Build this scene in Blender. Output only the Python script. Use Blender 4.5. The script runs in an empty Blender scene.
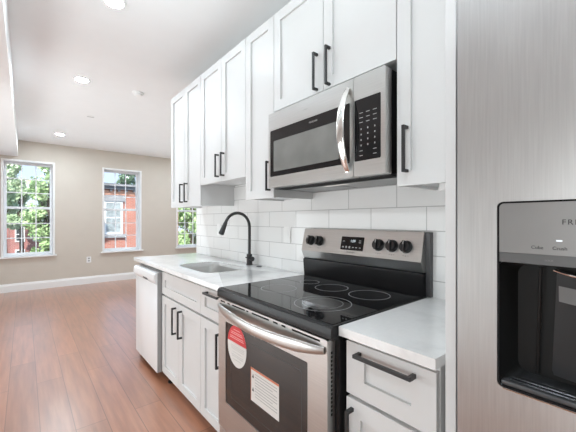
import bpy, bmesh, math, random
from mathutils import Vector, Matrix, noise

random.seed(7)
S = bpy.context.scene
COL = S.collection

# ------------------------------------------------------------------ camera
cd = bpy.data.cameras.new('camera')
cam = bpy.data.objects.new('camera', cd)
COL.objects.link(cam)
cam.location = (0, 0, 1.275)
cam.rotation_euler = (math.radians(90), 0, -math.radians(39.85))
cd.sensor_fit = 'HORIZONTAL'
cd.sensor_width = 36.0
cd.lens = 315.8 / 576 * 36
cd.shift_y = 4.3 / 576
cd.clip_start = 0.02
cd.clip_end = 400
S.camera = cam

# ------------------------------------------------------------------ world, sun, exposure
W = bpy.data.worlds.new('sky')
S.world = W
W.use_nodes = True
nt = W.node_tree
nt.nodes.clear()
wo = nt.nodes.new('ShaderNodeOutputWorld')
bg = nt.nodes.new('ShaderNodeBackground')
tc = nt.nodes.new('ShaderNodeTexCoord')
sep = nt.nodes.new('ShaderNodeSeparateXYZ')
rmp = nt.nodes.new('ShaderNodeValToRGB')
rmp.color_ramp.elements[0].position = 0.0
rmp.color_ramp.elements[0].color = (0.62, 0.74, 0.90, 1)
rmp.color_ramp.elements[1].position = 0.45
rmp.color_ramp.elements[1].color = (0.30, 0.50, 0.85, 1)
nz = nt.nodes.new('ShaderNodeTexNoise')
nz.inputs['Scale'].default_value = 5.0
nz.inputs['Detail'].default_value = 5.0
mp = nt.nodes.new('ShaderNodeMapping')
mp.inputs['Scale'].default_value = (1, 1, 2.5)
cr = nt.nodes.new('ShaderNodeValToRGB')
cr.color_ramp.elements[0].position = 0.50
cr.color_ramp.elements[1].position = 0.68
mix = nt.nodes.new('ShaderNodeMixRGB')
mix.inputs['Color2'].default_value = (0.68, 0.74, 0.80, 1)
L = nt.links.new
L(tc.outputs['Generated'], sep.inputs[0])
L(sep.outputs['Z'], rmp.inputs[0])
L(tc.outputs['Generated'], mp.inputs[0])
L(mp.outputs[0], nz.inputs['Vector'])
L(nz.outputs['Fac'], cr.inputs[0])
L(cr.outputs[0], mix.inputs['Fac'])
L(rmp.outputs[0], mix.inputs['Color1'])
L(mix.outputs[0], bg.inputs['Color'])
bg.inputs['Strength'].default_value = 1.5
L(bg.outputs[0], wo.inputs[0])

sd = bpy.data.lights.new('sun', 'SUN')
sun = bpy.data.objects.new('sun', sd)
COL.objects.link(sun)
sun.rotation_euler = Vector((0.45, 0.75, -0.75)).to_track_quat('-Z', 'Y').to_euler()
sd.energy = 7.0
sd.angle = math.radians(1.0)
sd.color = (1.0, 0.96, 0.9)

LAMP = 190.0           # radiance of the recessed lamps in the kitchen
LAMP_ROOM = 560.0     # and in the open room
# added fill lights without fixtures, aimed straight up unless turned afterwards
def fill_light(name, x, y, z, sx, sy, power, col=(0.81, 0.955, 1.0)):
    ld = bpy.data.lights.new(name, 'AREA')
    ld.shape = 'RECTANGLE'; ld.size = sx; ld.size_y = sy; ld.energy = power
    ld.color = col
    o = bpy.data.objects.new(name, ld); COL.objects.link(o)
    o.location = (x, y, z); o.rotation_euler = (math.pi, 0, 0)
    return o
fill_light('ceiling_fill_kitchen', 0.36, -0.30, 2.1, 0.6, 4.8, 17)  # added fill brightening the kitchen ceiling
o = fill_light('side_fill', -1.70, 3.5, 0.75, 3.6, 1.3, 40, (0.91, 0.98, 1.0))  # added soft fill at the left wall, no window there
o.rotation_euler = Vector((1, 0, 0)).to_track_quat('-Z', 'Y').to_euler()

fill_light('ceiling_fill_room', 1.7, 5.3, 2.0, 4.6, 3.4, 20)  # added fill brightening the ceiling of the open room
o = fill_light('side_fill_near', -1.70, -0.45, 0.95, 1.5, 1.3, 21, (0.94, 0.99, 1.0))  # second added fill at the left wall, for the near counter
o.rotation_euler = Vector((1, 0, 0)).to_track_quat('-Z', 'Y').to_euler()
vs = S.view_settings
vs.view_transform = 'Standard'
vs.look = 'None'
vs.exposure = 0.24
vs.gamma = 1.0
vs.use_curve_mapping = False

# ------------------------------------------------------------------ materials
def base_mat(name):
    m = bpy.data.materials.new(name)
    m.use_nodes = True
    return m, m.node_tree, m.node_tree.nodes['Principled BSDF']

def srgb(r, g, b):
    f = lambda c: (c / 255 / 12.92) if c / 255 <= 0.04045 else ((c / 255 + 0.055) / 1.055) ** 2.4
    return (f(r), f(g), f(b), 1)

def coords(nt, scale=(1, 1, 1), rot=(0, 0, 0), kind='Object'):
    t = nt.nodes.new('ShaderNodeTexCoord')
    m = nt.nodes.new('ShaderNodeMapping')
    m.inputs['Scale'].default_value = scale
    m.inputs['Rotation'].default_value = rot
    nt.links.new(t.outputs[kind], m.inputs[0])
    return m.outputs[0]

def add_bump(nt, b, height, strength, dist=0.002):
    bp = nt.nodes.new('ShaderNodeBump')
    bp.inputs['Strength'].default_value = strength
    bp.inputs['Distance'].default_value = dist
    nt.links.new(height, bp.inputs['Height'])
    nt.links.new(bp.outputs[0], b.inputs['Normal'])

def noise_node(nt, vec, scale, detail=3.0):
    n = nt.nodes.new('ShaderNodeTexNoise')
    n.inputs['Scale'].default_value = scale
    n.inputs['Detail'].default_value = detail
    nt.links.new(vec, n.inputs['Vector'])
    return n.outputs['Fac']

def ramp(nt, fac, stops):
    r = nt.nodes.new('ShaderNodeValToRGB')
    e = r.color_ramp.elements
    while len(e) < len(stops):
        e.new(0.5)
    for el, (p, c) in zip(e, stops):
        el.position = p
        el.color = c if len(c) == 4 else (*c, 1)
    nt.links.new(fac, r.inputs[0])
    return r.outputs[0]

def paint(name, col, rough=0.5, spec=0.5, vary=0.02, scale=6.0, bump=0.0, metal=0.0, coat=0.0):
    m, nt, b = base_mat(name)
    v = coords(nt)
    n = noise_node(nt, v, scale)
    c0 = tuple(max(0, x * (1 - vary)) for x in col[:3])
    c1 = tuple(min(1, x * (1 + vary)) for x in col[:3])
    nt.links.new(ramp(nt, n, [(0.35, c0), (0.65, c1)]), b.inputs['Base Color'])
    b.inputs['Roughness'].default_value = rough
    b.inputs['Specular IOR Level'].default_value = spec
    b.inputs['Metallic'].default_value = metal
    b.inputs['Coat Weight'].default_value = coat
    b.inputs['Coat Roughness'].default_value = 0.08
    if bump:
        add_bump(nt, b, noise_node(nt, v, 180.0), bump)
    return m

def steel(name, col, rough, grain, bump=0.15):
    m, nt, b = base_mat(name)
    v = coords(nt, grain)
    n = noise_node(nt, v, 1.0, 4.0)
    c0 = tuple(x * 0.94 for x in col)
    c1 = tuple(min(1, x * 1.05) for x in col)
    nt.links.new(ramp(nt, n, [(0.3, c0), (0.7, c1)]), b.inputs['Base Color'])
    b.inputs['Metallic'].default_value = 1.0
    mr = nt.nodes.new('ShaderNodeMapRange')
    mr.inputs['To Min'].default_value = rough * 0.8
    mr.inputs['To Max'].default_value = rough * 1.25
    nt.links.new(n, mr.inputs[0])
    nt.links.new(mr.outputs[0], b.inputs['Roughness'])
    add_bump(nt, b, n, bump, 0.0006)
    return m

M = {}
M['cab'] = paint('cabinet_white', (0.70, 0.70, 0.695), 0.42, 0.4, vary=0.008)
M['cabinside'] = paint('cabinet_underside', (0.72, 0.71, 0.69), 0.5)
M['ceil'] = paint('ceiling_white', (0.86, 0.86, 0.86), 0.9, 0.2, vary=0.006, bump=0.03)
M['wall'] = paint('greige_wall', srgb(208, 200, 189), 0.85, 0.25, vary=0.01, bump=0.04)
M['wallwhite'] = paint('white_wall', (0.82, 0.82, 0.81), 0.85, 0.25, vary=0.01)
M['trim'] = paint('trim_white', (0.86, 0.86, 0.85), 0.4, vary=0.005)
M['vinyl'] = paint('window_vinyl', (0.88, 0.89, 0.90), 0.35, vary=0.004)
M['black'] = paint('matte_black_metal', (0.022, 0.022, 0.023), 0.38, 0.5, vary=0.1)
M['blackplastic'] = paint('black_plastic', (0.014, 0.014, 0.015), 0.3, 0.5, vary=0.1)
M['blackenamel'] = paint('black_enamel', (0.012, 0.012, 0.013), 0.2, 0.25, vary=0.1)
M['darkgap'] = paint('dark_recess', (0.006, 0.006, 0.006), 0.7, 0.2)  # near-black for slots, and for recess shade laid on as a flat strip
M['dispblack'] = paint('dispenser_black', (0.010, 0.010, 0.010), 0.32, 0.22)
M['charcoal'] = paint('charcoal_plastic', (0.055, 0.055, 0.058), 0.35, 0.5)
M['glassblack'] = paint('black_glass', (0.008, 0.008, 0.009), 0.03, 0.42, vary=0.1)
M['ovenglass'] = paint('oven_glass', (0.022, 0.022, 0.022), 0.04, 0.75, vary=0.2)
M['mwglass'] = paint('microwave_glass', (0.20, 0.205, 0.195), 0.12, 0.6, vary=0.1)
M['steelH'] = steel('brushed_steel_horizontal', (0.585, 0.58, 0.565), 0.30, (400, 4, 400))
M['steelV'] = steel('brushed_steel_vertical', (0.54, 0.54, 0.535), 0.36, (500, 300, 9), 0.05)
M['steelS'] = steel('sink_steel', (0.84, 0.835, 0.82), 0.36, (6, 200, 200))
M['chrome'] = steel('polished_steel', (0.82, 0.81, 0.79), 0.12, (60, 60, 4), 0.05)
M['panelgrey'] = paint('dispenser_panel_grey', (0.25, 0.245, 0.24), 0.35, 0.5, metal=0.5)
M['panelstrip'] = paint('dispenser_strip_grey', (0.10, 0.10, 0.10), 0.35, 0.5)
M['dwwhite'] = paint('dishwasher_white', (0.84, 0.85, 0.86), 0.22, vary=0.004)
M['dwgrey'] = paint('dishwasher_grey', (0.34, 0.34, 0.34), 0.4)
M['red'] = paint('sticker_red', srgb(214, 62, 66), 0.5, vary=0.05)
M['stickerwhite'] = paint('sticker_white', srgb(222, 220, 216), 0.5)
M['orange'] = paint('label_orange', srgb(205, 120, 88), 0.5)
M['inkgrey'] = paint('ink_grey', (0.22, 0.22, 0.22), 0.6)
M['inkblack'] = paint('ink_black', (0.015, 0.015, 0.015), 0.6)
M['inkwhite'] = paint('ink_white', (0.75, 0.75, 0.75), 0.6)
M['inkpale'] = paint('ink_pale_pink', srgb(246, 190, 188), 0.6)
M['ring'] = paint('burner_ring_grey', (0.33, 0.33, 0.33), 0.3)
M['grey'] = paint('vent_grey', (0.33, 0.33, 0.33), 0.45)
M['filter'] = paint('filter_grey', (0.30, 0.30, 0.30), 0.4, metal=0.6)
M['keygrey'] = paint('key_legend_grey', (0.42, 0.42, 0.42), 0.6)
M['plate'] = paint('outlet_white', (0.85, 0.85, 0.84), 0.35)

# quartz
m, nt, b = base_mat('white_quartz')
v = coords(nt)
n1 = noise_node(nt, v, 2.3, 8.0)
vein = ramp(nt, n1, [(0.46, (0.90, 0.895, 0.885)), (0.5, (0.83, 0.825, 0.815)), (0.54, (0.90, 0.895, 0.885))])
n2 = noise_node(nt, v, 60, 3.0)
sp = ramp(nt, n2, [(0.4, (0.97, 0.97, 0.97)), (0.7, (1, 1, 1))])
mx = nt.nodes.new('ShaderNodeMixRGB'); mx.blend_type = 'MULTIPLY'; mx.inputs[0].default_value = 1
nt.links.new(vein, mx.inputs[1]); nt.links.new(sp, mx.inputs[2])
nt.links.new(mx.outputs[0], b.inputs['Base Color'])
b.inputs['Roughness'].default_value = 0.12
M['quartz'] = m

def brick_mat(name, c1, c2, mortar, bw, bh, ms, rot, off, rough, bump, loc=(0, 0, 0), tint=None):
    m, nt, b = base_mat(name)
    t = nt.nodes.new('ShaderNodeTexCoord')
    mp = nt.nodes.new('ShaderNodeMapping')
    mp.vector_type = 'TEXTURE' if False else 'POINT'
    sepn = nt.nodes.new('ShaderNodeSeparateXYZ')
    cmb = nt.nodes.new('ShaderNodeCombineXYZ')
    nt.links.new(t.outputs['Object'], sepn.inputs[0])
    nt.links.new(sepn.outputs[rot[0]], cmb.inputs[0])
    nt.links.new(sepn.outputs[rot[1]], cmb.inputs[1])
    mp.inputs['Location'].default_value = loc
    nt.links.new(cmb.outputs[0], mp.inputs[0])
    br = nt.nodes.new('ShaderNodeTexBrick')
    br.inputs['Scale'].default_value = 1.0
    br.inputs['Color1'].default_value = c1
    br.inputs['Color2'].default_value = c2
    br.inputs['Mortar'].default_value = mortar
    br.inputs['Brick Width'].default_value = bw
    br.inputs['Row Height'].default_value = bh
    br.inputs['Mortar Size'].default_value = ms
    br.inputs['Mortar Smooth'].default_value = 0.2
    br.offset = off
    nt.links.new(mp.outputs[0], br.inputs['Vector'])
    b.inputs['Roughness'].default_value = rough
    return m, nt, b, br, mp

# wall tile: rows along Z, joints along Y
m, nt, b, br, mp = brick_mat('white_subway_tile', (0.88, 0.88, 0.87, 1), (0.85, 0.85, 0.84, 1), (0.52, 0.52, 0.51, 1),
                             0.3125, 0.1158, 0.0022, ('Y', 'Z'), 0.5, 0.06, 0.3, loc=(0, 0, 0))
mp.inputs['Location'].default_value = (-1.04 + 0.3125 * 5, -0.993 + 0.1158 * 9, 0)
nt.links.new(br.outputs['Color'], b.inputs['Base Color'])
inv = nt.nodes.new('ShaderNodeMath'); inv.operation = 'SUBTRACT'; inv.inputs[0].default_value = 1
nt.links.new(br.outputs['Fac'], inv.inputs[1])
add_bump(nt, b, inv.outputs[0], 0.5, 0.0015)
M['tile'] = m

# plank floor: planks along Y
m, nt, b, br, mp = brick_mat('wood_plank_floor', (1, 1, 1, 1), (0, 0, 0, 1), (0.5, 0.5, 0.5, 1),
                             1.35, 0.1667, 0.0024, ('Y', 'X'), 0.37, 0.3, 0.2)
mp.inputs['Location'].default_value = (0.4, -0.074 + 0.1667 * 20, 0)
v = coords(nt, (9, 0.7, 1))
g = noise_node(nt, v, 3.0, 7.0)
grain = ramp(nt, g, [(0.25, srgb(143, 94, 70)), (0.5, srgb(166, 109, 80)), (0.78, srgb(185, 127, 96))])
v2 = coords(nt, (1, 1, 1))
bl = noise_node(nt, v2, 2.2, 4.0)
hue = nt.nodes.new('ShaderNodeHueSaturation')
vr = nt.nodes.new('ShaderNodeMapRange')
vr.inputs['To Min'].default_value = 0.88
vr.inputs['To Max'].default_value = 1.12
nt.links.new(br.outputs['Color'], vr.inputs[0])
nt.links.new(vr.outputs[0], hue.inputs['Value'])
nt.links.new(grain, hue.inputs['Color'])
mx = nt.nodes.new('ShaderNodeMixRGB'); mx.blend_type = 'MULTIPLY'
mfac = nt.nodes.new('ShaderNodeMath'); mfac.operation = 'MULTIPLY'; mfac.inputs[1].default_value = 0.75
nt.links.new(br.outputs['Fac'], mfac.inputs[0])
nt.links.new(mfac.outputs[0], mx.inputs[0])
nt.links.new(hue.outputs[0], mx.inputs[1])
mx.inputs[2].default_value = (0.25, 0.16, 0.12, 1)
mx2 = nt.nodes.new('ShaderNodeMixRGB'); mx2.blend_type = 'MULTIPLY'; mx2.inputs[0].default_value = 0.35
nt.links.new(mx.outputs[0], mx2.inputs[1])
nt.links.new(ramp(nt, bl, [(0.3, (0.75, 0.72, 0.7)), (0.7, (1, 1, 1))]), mx2.inputs[2])
nt.links.new(mx2.outputs[0], b.inputs['Base Color'])
b.inputs['Roughness'].default_value = 0.33
b.inputs['Specular IOR Level'].default_value = 0.8
b.inputs['Coat Weight'].default_value = 1.0
b.inputs['Coat IOR'].default_value = 1.6
b.inputs['Coat Roughness'].default_value = 0.3
add_bump(nt, b, g, 0.06, 0.002)
M['floor'] = m

# brick of the houses
def house_brick(name, ca, cb, mo):
    m, nt, b, br, mp = brick_mat(name, ca, cb, mo, 0.23, 0.077, 0.01, ('X', 'Z'), 0.5, 0.9, 0.3)
    n = noise_node(nt, coords(nt), 1.2, 5.0)
    mx = nt.nodes.new('ShaderNodeMixRGB'); mx.blend_type = 'MULTIPLY'; mx.inputs[0].default_value = 0.6
    nt.links.new(br.outputs['Color'], mx.inputs[1])
    nt.links.new(ramp(nt, n, [(0.3, (0.72, 0.72, 0.72)), (0.7, (1, 1, 1))]), mx.inputs[2])
    nt.links.new(mx.outputs[0], b.inputs['Base Color'])
    return m
M['brickA'] = house_brick('orange_brick', srgb(186, 116, 98), srgb(172, 100, 84), srgb(186, 160, 148))
M['brickB'] = house_brick('red_brick', srgb(180, 112, 106), srgb(166, 96, 92), srgb(180, 156, 150))
M['stone'] = paint('grey_stone', (0.30, 0.30, 0.31), 0.8, vary=0.1)
M['cornice'] = paint('cornice_grey', (0.16, 0.17, 0.185), 0.7, vary=0.1)
M['soldier'] = paint('pale_brick_band', srgb(214, 160, 135), 0.9, vary=0.1, scale=20)
M['housetrim'] = paint('house_white_trim', (0.72, 0.72, 0.72), 0.6)
M['housepane'] = paint('house_window_pane', (0.30, 0.33, 0.33), 0.08, 0.8, vary=0.3)
M['housedark'] = paint('house_dark_pane', (0.04, 0.045, 0.05), 0.08, 0.6)
M['asphalt'] = paint('asphalt', (0.11, 0.11, 0.11), 0.9, vary=0.15)
M['walk'] = paint('pavement', (0.45, 0.44, 0.42), 0.9, vary=0.08)
M['bark'] = paint('bark', (0.10, 0.075, 0.055), 0.9, vary=0.3, scale=12)

def leaf_mat(name, a, b_, c):
    m, nt, b = base_mat(name)
    n = noise_node(nt, coords(nt), 2.3, 6.0)
    nt.links.new(ramp(nt, n, [(0.3, a), (0.5, b_), (0.72, c)]), b.inputs['Base Color'])
    b.inputs['Roughness'].default_value = 0.7
    b.inputs['Specular IOR Level'].default_value = 0.2
    b.inputs['Transmission Weight'].default_value = 0.0
    return m
M['leafA'] = leaf_mat('pale_leaves', srgb(160, 184, 144), srgb(196, 214, 176), srgb(226, 234, 212))
M['leafB'] = leaf_mat('mid_leaves', srgb(140, 172, 120), srgb(176, 204, 146), srgb(210, 226, 180))
M['leafC'] = leaf_mat('dark_leaves', srgb(90, 116, 98), srgb(120, 148, 122), srgb(156, 182, 152))

# emitters and glass
def emit(name, col, strength):
    m = bpy.data.materials.new(name); m.use_nodes = True
    nt = m.node_tree; nt.nodes.clear()
    o = nt.nodes.new('ShaderNodeOutputMaterial'); e = nt.nodes.new('ShaderNodeEmission')
    e.inputs[0].default_value = (*col, 1); e.inputs[1].default_value = strength
    nt.links.new(e.outputs[0], o.inputs[0])
    return m
LC = (0.86, 0.985, 1.08)
M['lamp'] = emit('lamp_lens', LC, LAMP)
M['lamp_room'] = emit('lamp_lens_bright', LC, LAMP_ROOM)
M['led'] = emit('led_white', (0.9, 0.95, 1.0), 1.1)
M['digits'] = emit('display_digits', (0.75, 0.85, 0.9), 0.9)
M['hoodlamp'] = emit('hood_lamp_lens', (1, 0.97, 0.92), .5)

m = bpy.data.materials.new('window_glass'); m.use_nodes = True
nt = m.node_tree; nt.nodes.clear()
o = nt.nodes.new('ShaderNodeOutputMaterial')
tr = nt.nodes.new('ShaderNodeBsdfTransparent'); tr.inputs[0].default_value = (0.97, 0.985, 0.98, 1)
gl = nt.nodes.new('ShaderNodeBsdfGlossy'); gl.inputs['Roughness'].default_value = 0.02
ms = nt.nodes.new('ShaderNodeMixShader'); ms.inputs[0].default_value = 0.06
nt.links.new(tr.outputs[0], ms.inputs[1]); nt.links.new(gl.outputs[0], ms.inputs[2])
nt.links.new(ms.outputs[0], o.inputs[0])
M['glass'] = m

# ------------------------------------------------------------------ mesh helpers
def world_of(o):
    v = Vector((0, 0, 0))
    while o:
        v += o.location
        o = o.parent
    return v

def obj(name, bm, mat, parent=None, smooth=35, loc=None):
    """link bm (in world coordinates) as one mesh object"""
    bmesh.ops.recalc_face_normals(bm, faces=bm.faces[:])
    me = bpy.data.meshes.new(name)
    bm.to_mesh(me); bm.free()
    mats = mat if isinstance(mat, (list, tuple)) else [mat]
    for x in mats:
        me.materials.append(M[x] if isinstance(x, str) else x)
    o = bpy.data.objects.new(name, me)
    COL.objects.link(o)
    if parent is not None:
        off = world_of(parent)
        o.parent = parent
    else:
        off = Vector(loc) if loc else Vector((0, 0, 0))
        o.location = off
    if off.length > 0:
        me.transform(Matrix.Translation(-off))
    if smooth:
        for p in me.polygons:
            p.use_smooth = True
        me.set_sharp_from_angle(angle=math.radians(smooth))
    return o

def tag(o, label, cat, group=None):
    o['label'] = label
    o['category'] = cat
    if group:
        o['group'] = group
    return o

def thing(name, loc, label, cat, group=None):
    e = bpy.data.objects.new(name, None)
    e.empty_display_size = 0.1
    COL.objects.link(e)
    e.location = loc
    return tag(e, label, cat, group)

def structure(o):
    o['kind'] = 'structure'
    return o

def box(bm, x0, x1, y0, y1, z0, z1, bev=0.0, seg=2):
    vs_ = [bm.verts.new((x, y, z)) for x in (x0, x1) for y in (y0, y1) for z in (z0, z1)]
    f = [(0, 1, 3, 2), (4, 6, 7, 5), (0, 4, 5, 1), (2, 3, 7, 6), (0, 2, 6, 4), (1, 5, 7, 3)]
    fs = [bm.faces.new([vs_[i] for i in q]) for q in f]
    if bev > 0:
        es = list({e for q in fs for e in q.edges})
        bmesh.ops.bevel(bm, geom=es, offset=bev, segments=seg, profile=0.5, affect='EDGES')

def bx(*a, **k):
    bm = bmesh.new(); box(bm, *a, **k); return bm

def loop_side(bm, A, B):
    n = len(A)
    for i in range(n):
        j = (i + 1) % n
        bm.faces.new((A[i], A[j], B[j], B[i]))

def plate(bm, outer, holes, fm, t):
    """flat plate with holes; fm(a, b, d) maps plane coords and depth to world"""
    front, back, fl, bl_ = [], [], [], []
    for lp in [outer] + holes:
        A = [bm.verts.new(fm(a, b_, 0)) for a, b_ in lp]
        B = [bm.verts.new(fm(a, b_, t)) for a, b_ in lp]
        n = len(A)
        for i in range(n):
            front.append(bm.edges.new((A[i], A[(i + 1) % n])))
            back.append(bm.edges.new((B[i], B[(i + 1) % n])))
        fl.append(A); bl_.append(B)
    if holes:
        bmesh.ops.triangle_fill(bm, edges=front, use_beauty=True, use_dissolve=False)
        bmesh.ops.triangle_fill(bm, edges=back, use_beauty=True, use_dissolve=False)
    else:
        bm.faces.new(fl[0]); bm.faces.new(bl_[0][::-1])
    for A, B in zip(fl, bl_):
        loop_side(bm, A, B)

def rrect(a0, b0, a1, b1, r, n=5):
    if r <= 0:
        return [(a0, b0), (a1, b0), (a1, b1), (a0, b1)]
    pts = []
    for cx, cy, s in ((a1 - r, b0 + r, -90), (a1 - r, b1 - r, 0), (a0 + r, b1 - r, 90), (a0 + r, b0 + r, 180)):
        for i in range(n + 1):
            an = math.radians(s + 90 * i / n)
            pts.append((cx + r * math.cos(an), cy + r * math.sin(an)))
    return pts

def xface(x):            # plane facing -X, depth goes +X
    return lambda a, b_, d: (x + d, a, b_)
def yface(y):            # plane facing -Y, depth goes +Y
    return lambda a, b_, d: (a, y + d, b_)
def zdown(z):            # top plane, depth goes down
    return lambda a, b_, d: (a, b_, z - d)

def tube(bm, pts, radii, seg=16, cap=True):
    pts = [Vector(p) for p in pts]
    n = len(pts)
    if not isinstance(radii, (list, tuple)):
        radii = [radii] * n
    rings = []
    prev = None
    for i, p in enumerate(pts):
        t = (pts[min(i + 1, n - 1)] - pts[max(i - 1, 0)]).normalized()
        if prev is None:
            u = t.orthogonal().normalized()
        else:
            u = (prev - t * prev.dot(t)).normalized()
        prev = u
        w = t.cross(u)
        rings.append([bm.verts.new(p + (u * math.cos(2 * math.pi * k / seg) + w * math.sin(2 * math.pi * k / seg)) * radii[i]) for k in range(seg)])
    for A, B in zip(rings, rings[1:]):
        loop_side(bm, A, B)
    if cap:
        bm.faces.new(rings[0][::-1]); bm.faces.new(rings[-1])

def lathe(bm, prof, centre, axis='z', seg=32):
    """prof: (r, h) list"""
    c = Vector(centre)
    rings = []
    for r, h in prof:
        ring = []
        for k in range(seg):
            a = 2 * math.pi * k / seg
            if axis == 'z':
                d = Vector((r * math.cos(a), r * math.sin(a), h))
            elif axis == 'x':
                d = Vector((h, r * math.cos(a), r * math.sin(a)))
            else:
                d = Vector((r * math.cos(a), h, r * math.sin(a)))
            ring.append(bm.verts.new(c + d))
        rings.append(ring)
    for A, B in zip(rings, rings[1:]):
        loop_side(bm, A, B)
    bm.faces.new(rings[0][::-1]); bm.faces.new(rings[-1])

def ring_flat(bm, c, r0, r1, z0, z1, seg=64):
    loops = []
    for r, z in ((r0, z0), (r0, z1), (r1, z1), (r1, z0)):
        loops.append([bm.verts.new((c[0] + r * math.cos(2 * math.pi * k / seg), c[1] + r * math.sin(2 * math.pi * k / seg), z)) for k in range(seg)])
    for i in range(4):
        loop_side(bm, loops[i], loops[(i + 1) % 4])

def prism_y(bm, prof, y0, y1):
    """extrude an (x, z) outline along Y"""
    A = [bm.verts.new((x, y0, z)) for x, z in prof]
    B = [bm.verts.new((x, y1, z)) for x, z in prof]
    bm.faces.new(A); bm.faces.new(B[::-1]); loop_side(bm, A, B)

def sweep(bm, path, prof_fn, cap=True):
    """path: list of points; prof_fn(i) -> list of offset vectors"""
    rings = []
    for i, p in enumerate(path):
        rings.append([bm.verts.new(Vector(p) + Vector(o)) for o in prof_fn(i)])
    for A, B in zip(rings, rings[1:]):
        loop_side(bm, A, B)
    if cap:
        bm.faces.new(rings[0][::-1]); bm.faces.new(rings[-1])

def text_bm(body, size, x, y, z, face='x', spacing=1.0, depth=0.0004):
    """raised lettering on a plane facing -X; y is the text centre"""
    cu = bpy.data.curves.new('lettering', 'FONT')
    cu.body = body; cu.size = size; cu.extrude = depth; cu.align_x = 'CENTER'; cu.align_y = 'CENTER'
    cu.space_character = spacing
    o = bpy.data.objects.new('lettering', cu)
    COL.objects.link(o)
    dg = bpy.context.evaluated_depsgraph_get()
    me = bpy.data.meshes.new_from_object(o.evaluated_get(dg))
    bpy.data.objects.remove(o); bpy.data.curves.remove(cu)
    bm = bmesh.new(); bm.from_mesh(me)
    bpy.data.meshes.remove(me)
    for v_ in bm.verts:
        tx, ty, tz = v_.co
        v_.co = (x - tz, y - tx, z + ty)
    return bm

# ------------------------------------------------------------------ the room
XW, YW, ZC = 1.47, 7.45, 2.715
XL, XR, YB = -1.75, 4.4, -3.4

structure(obj('floor', bx(XL - .15, XR + .15, YB - .15, YW + .3, -0.2, 0), 'floor', smooth=0))
structure(obj('ceiling', bx(XL - .15, XR + .15, YB - .15, YW + .3, ZC, ZC + .2), 'ceil', smooth=0))

WX = [(-0.315, 0.445), (1.232, 1.992), (2.765, 3.525)]
WZ0, WZ1 = 0.625, 2.365
bm = bmesh.new()
plate(bm, [(XL - .15, 0), (XR + .15, 0), (XR + .15, ZC), (XL - .15, ZC)],
      [[(a + .012, WZ0), (b_ - .012, WZ0), (b_ - .012, WZ1 - .012), (a + .012, WZ1 - .012)] for a, b_ in WX], yface(YW), 0.3)
structure(obj('wall_far', bm, 'wall', smooth=0))
structure(obj('wall_left', bx(XL - .15, XL, YB, YW, 0, ZC), 'wallwhite', smooth=0))
structure(obj('wall_right', bx(XR, XR + .15, 1.2, YW, 0, ZC), 'wall', smooth=0))
structure(obj('wall_back', bx(XL, XW + .14, YB - .15, YB, 0, ZC), 'wallwhite', smooth=0))
structure(obj('wall_kitchen', bx(XW, XW + .14, YB, 3.335, 0, ZC), 'wallwhite', smooth=0))
structure(obj('wall_rear', bx(XW + .14, XR + .15, 1.05, 1.2, 0, ZC), 'wall', smooth=0))
structure(obj('trim_soffit', bx(XL, -0.088, YB, YW, 2.42, ZC), 'ceil', smooth=0))

# backsplash tile skin
tl = obj('wall_backsplash', bx(XW - .008, XW, 0.30, 3.335, 0.90, 1.96), 'tile', smooth=0)
structure(tl)

def baseboard(name, a, b_, horizontal=True):
    bm = bmesh.new()
    prof = [(0, 0), (0.016, 0), (0.016, 0.11), (0.011, 0.125), (0.006, 0.145), (0, 0.148)]
    (x0, y0), (x1, y1) = a, b_
    d = Vector((x1 - x0, y1 - y0, 0)).normalized()
    nrm = Vector((d.y, -d.x, 0))
    A = [bm.verts.new(Vector((x0, y0, z)) + nrm * t) for t, z in prof]
    B = [bm.verts.new(Vector((x1, y1, z)) + nrm * t) for t, z in prof]
    bm.faces.new(A); bm.faces.new(B[::-1]); loop_side(bm, A, B)
    return structure(obj(name, bm, 'trim', smooth=0))
baseboard('baseboard_far', (XL, YW), (XR, YW))
baseboard('baseboard_left', (XL, YB), (XL, YW))
baseboard('baseboard_right', (XR, YW), (XR, 1.2))
baseboard('baseboard_back', (XW, YB), (XL, YB))

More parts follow.
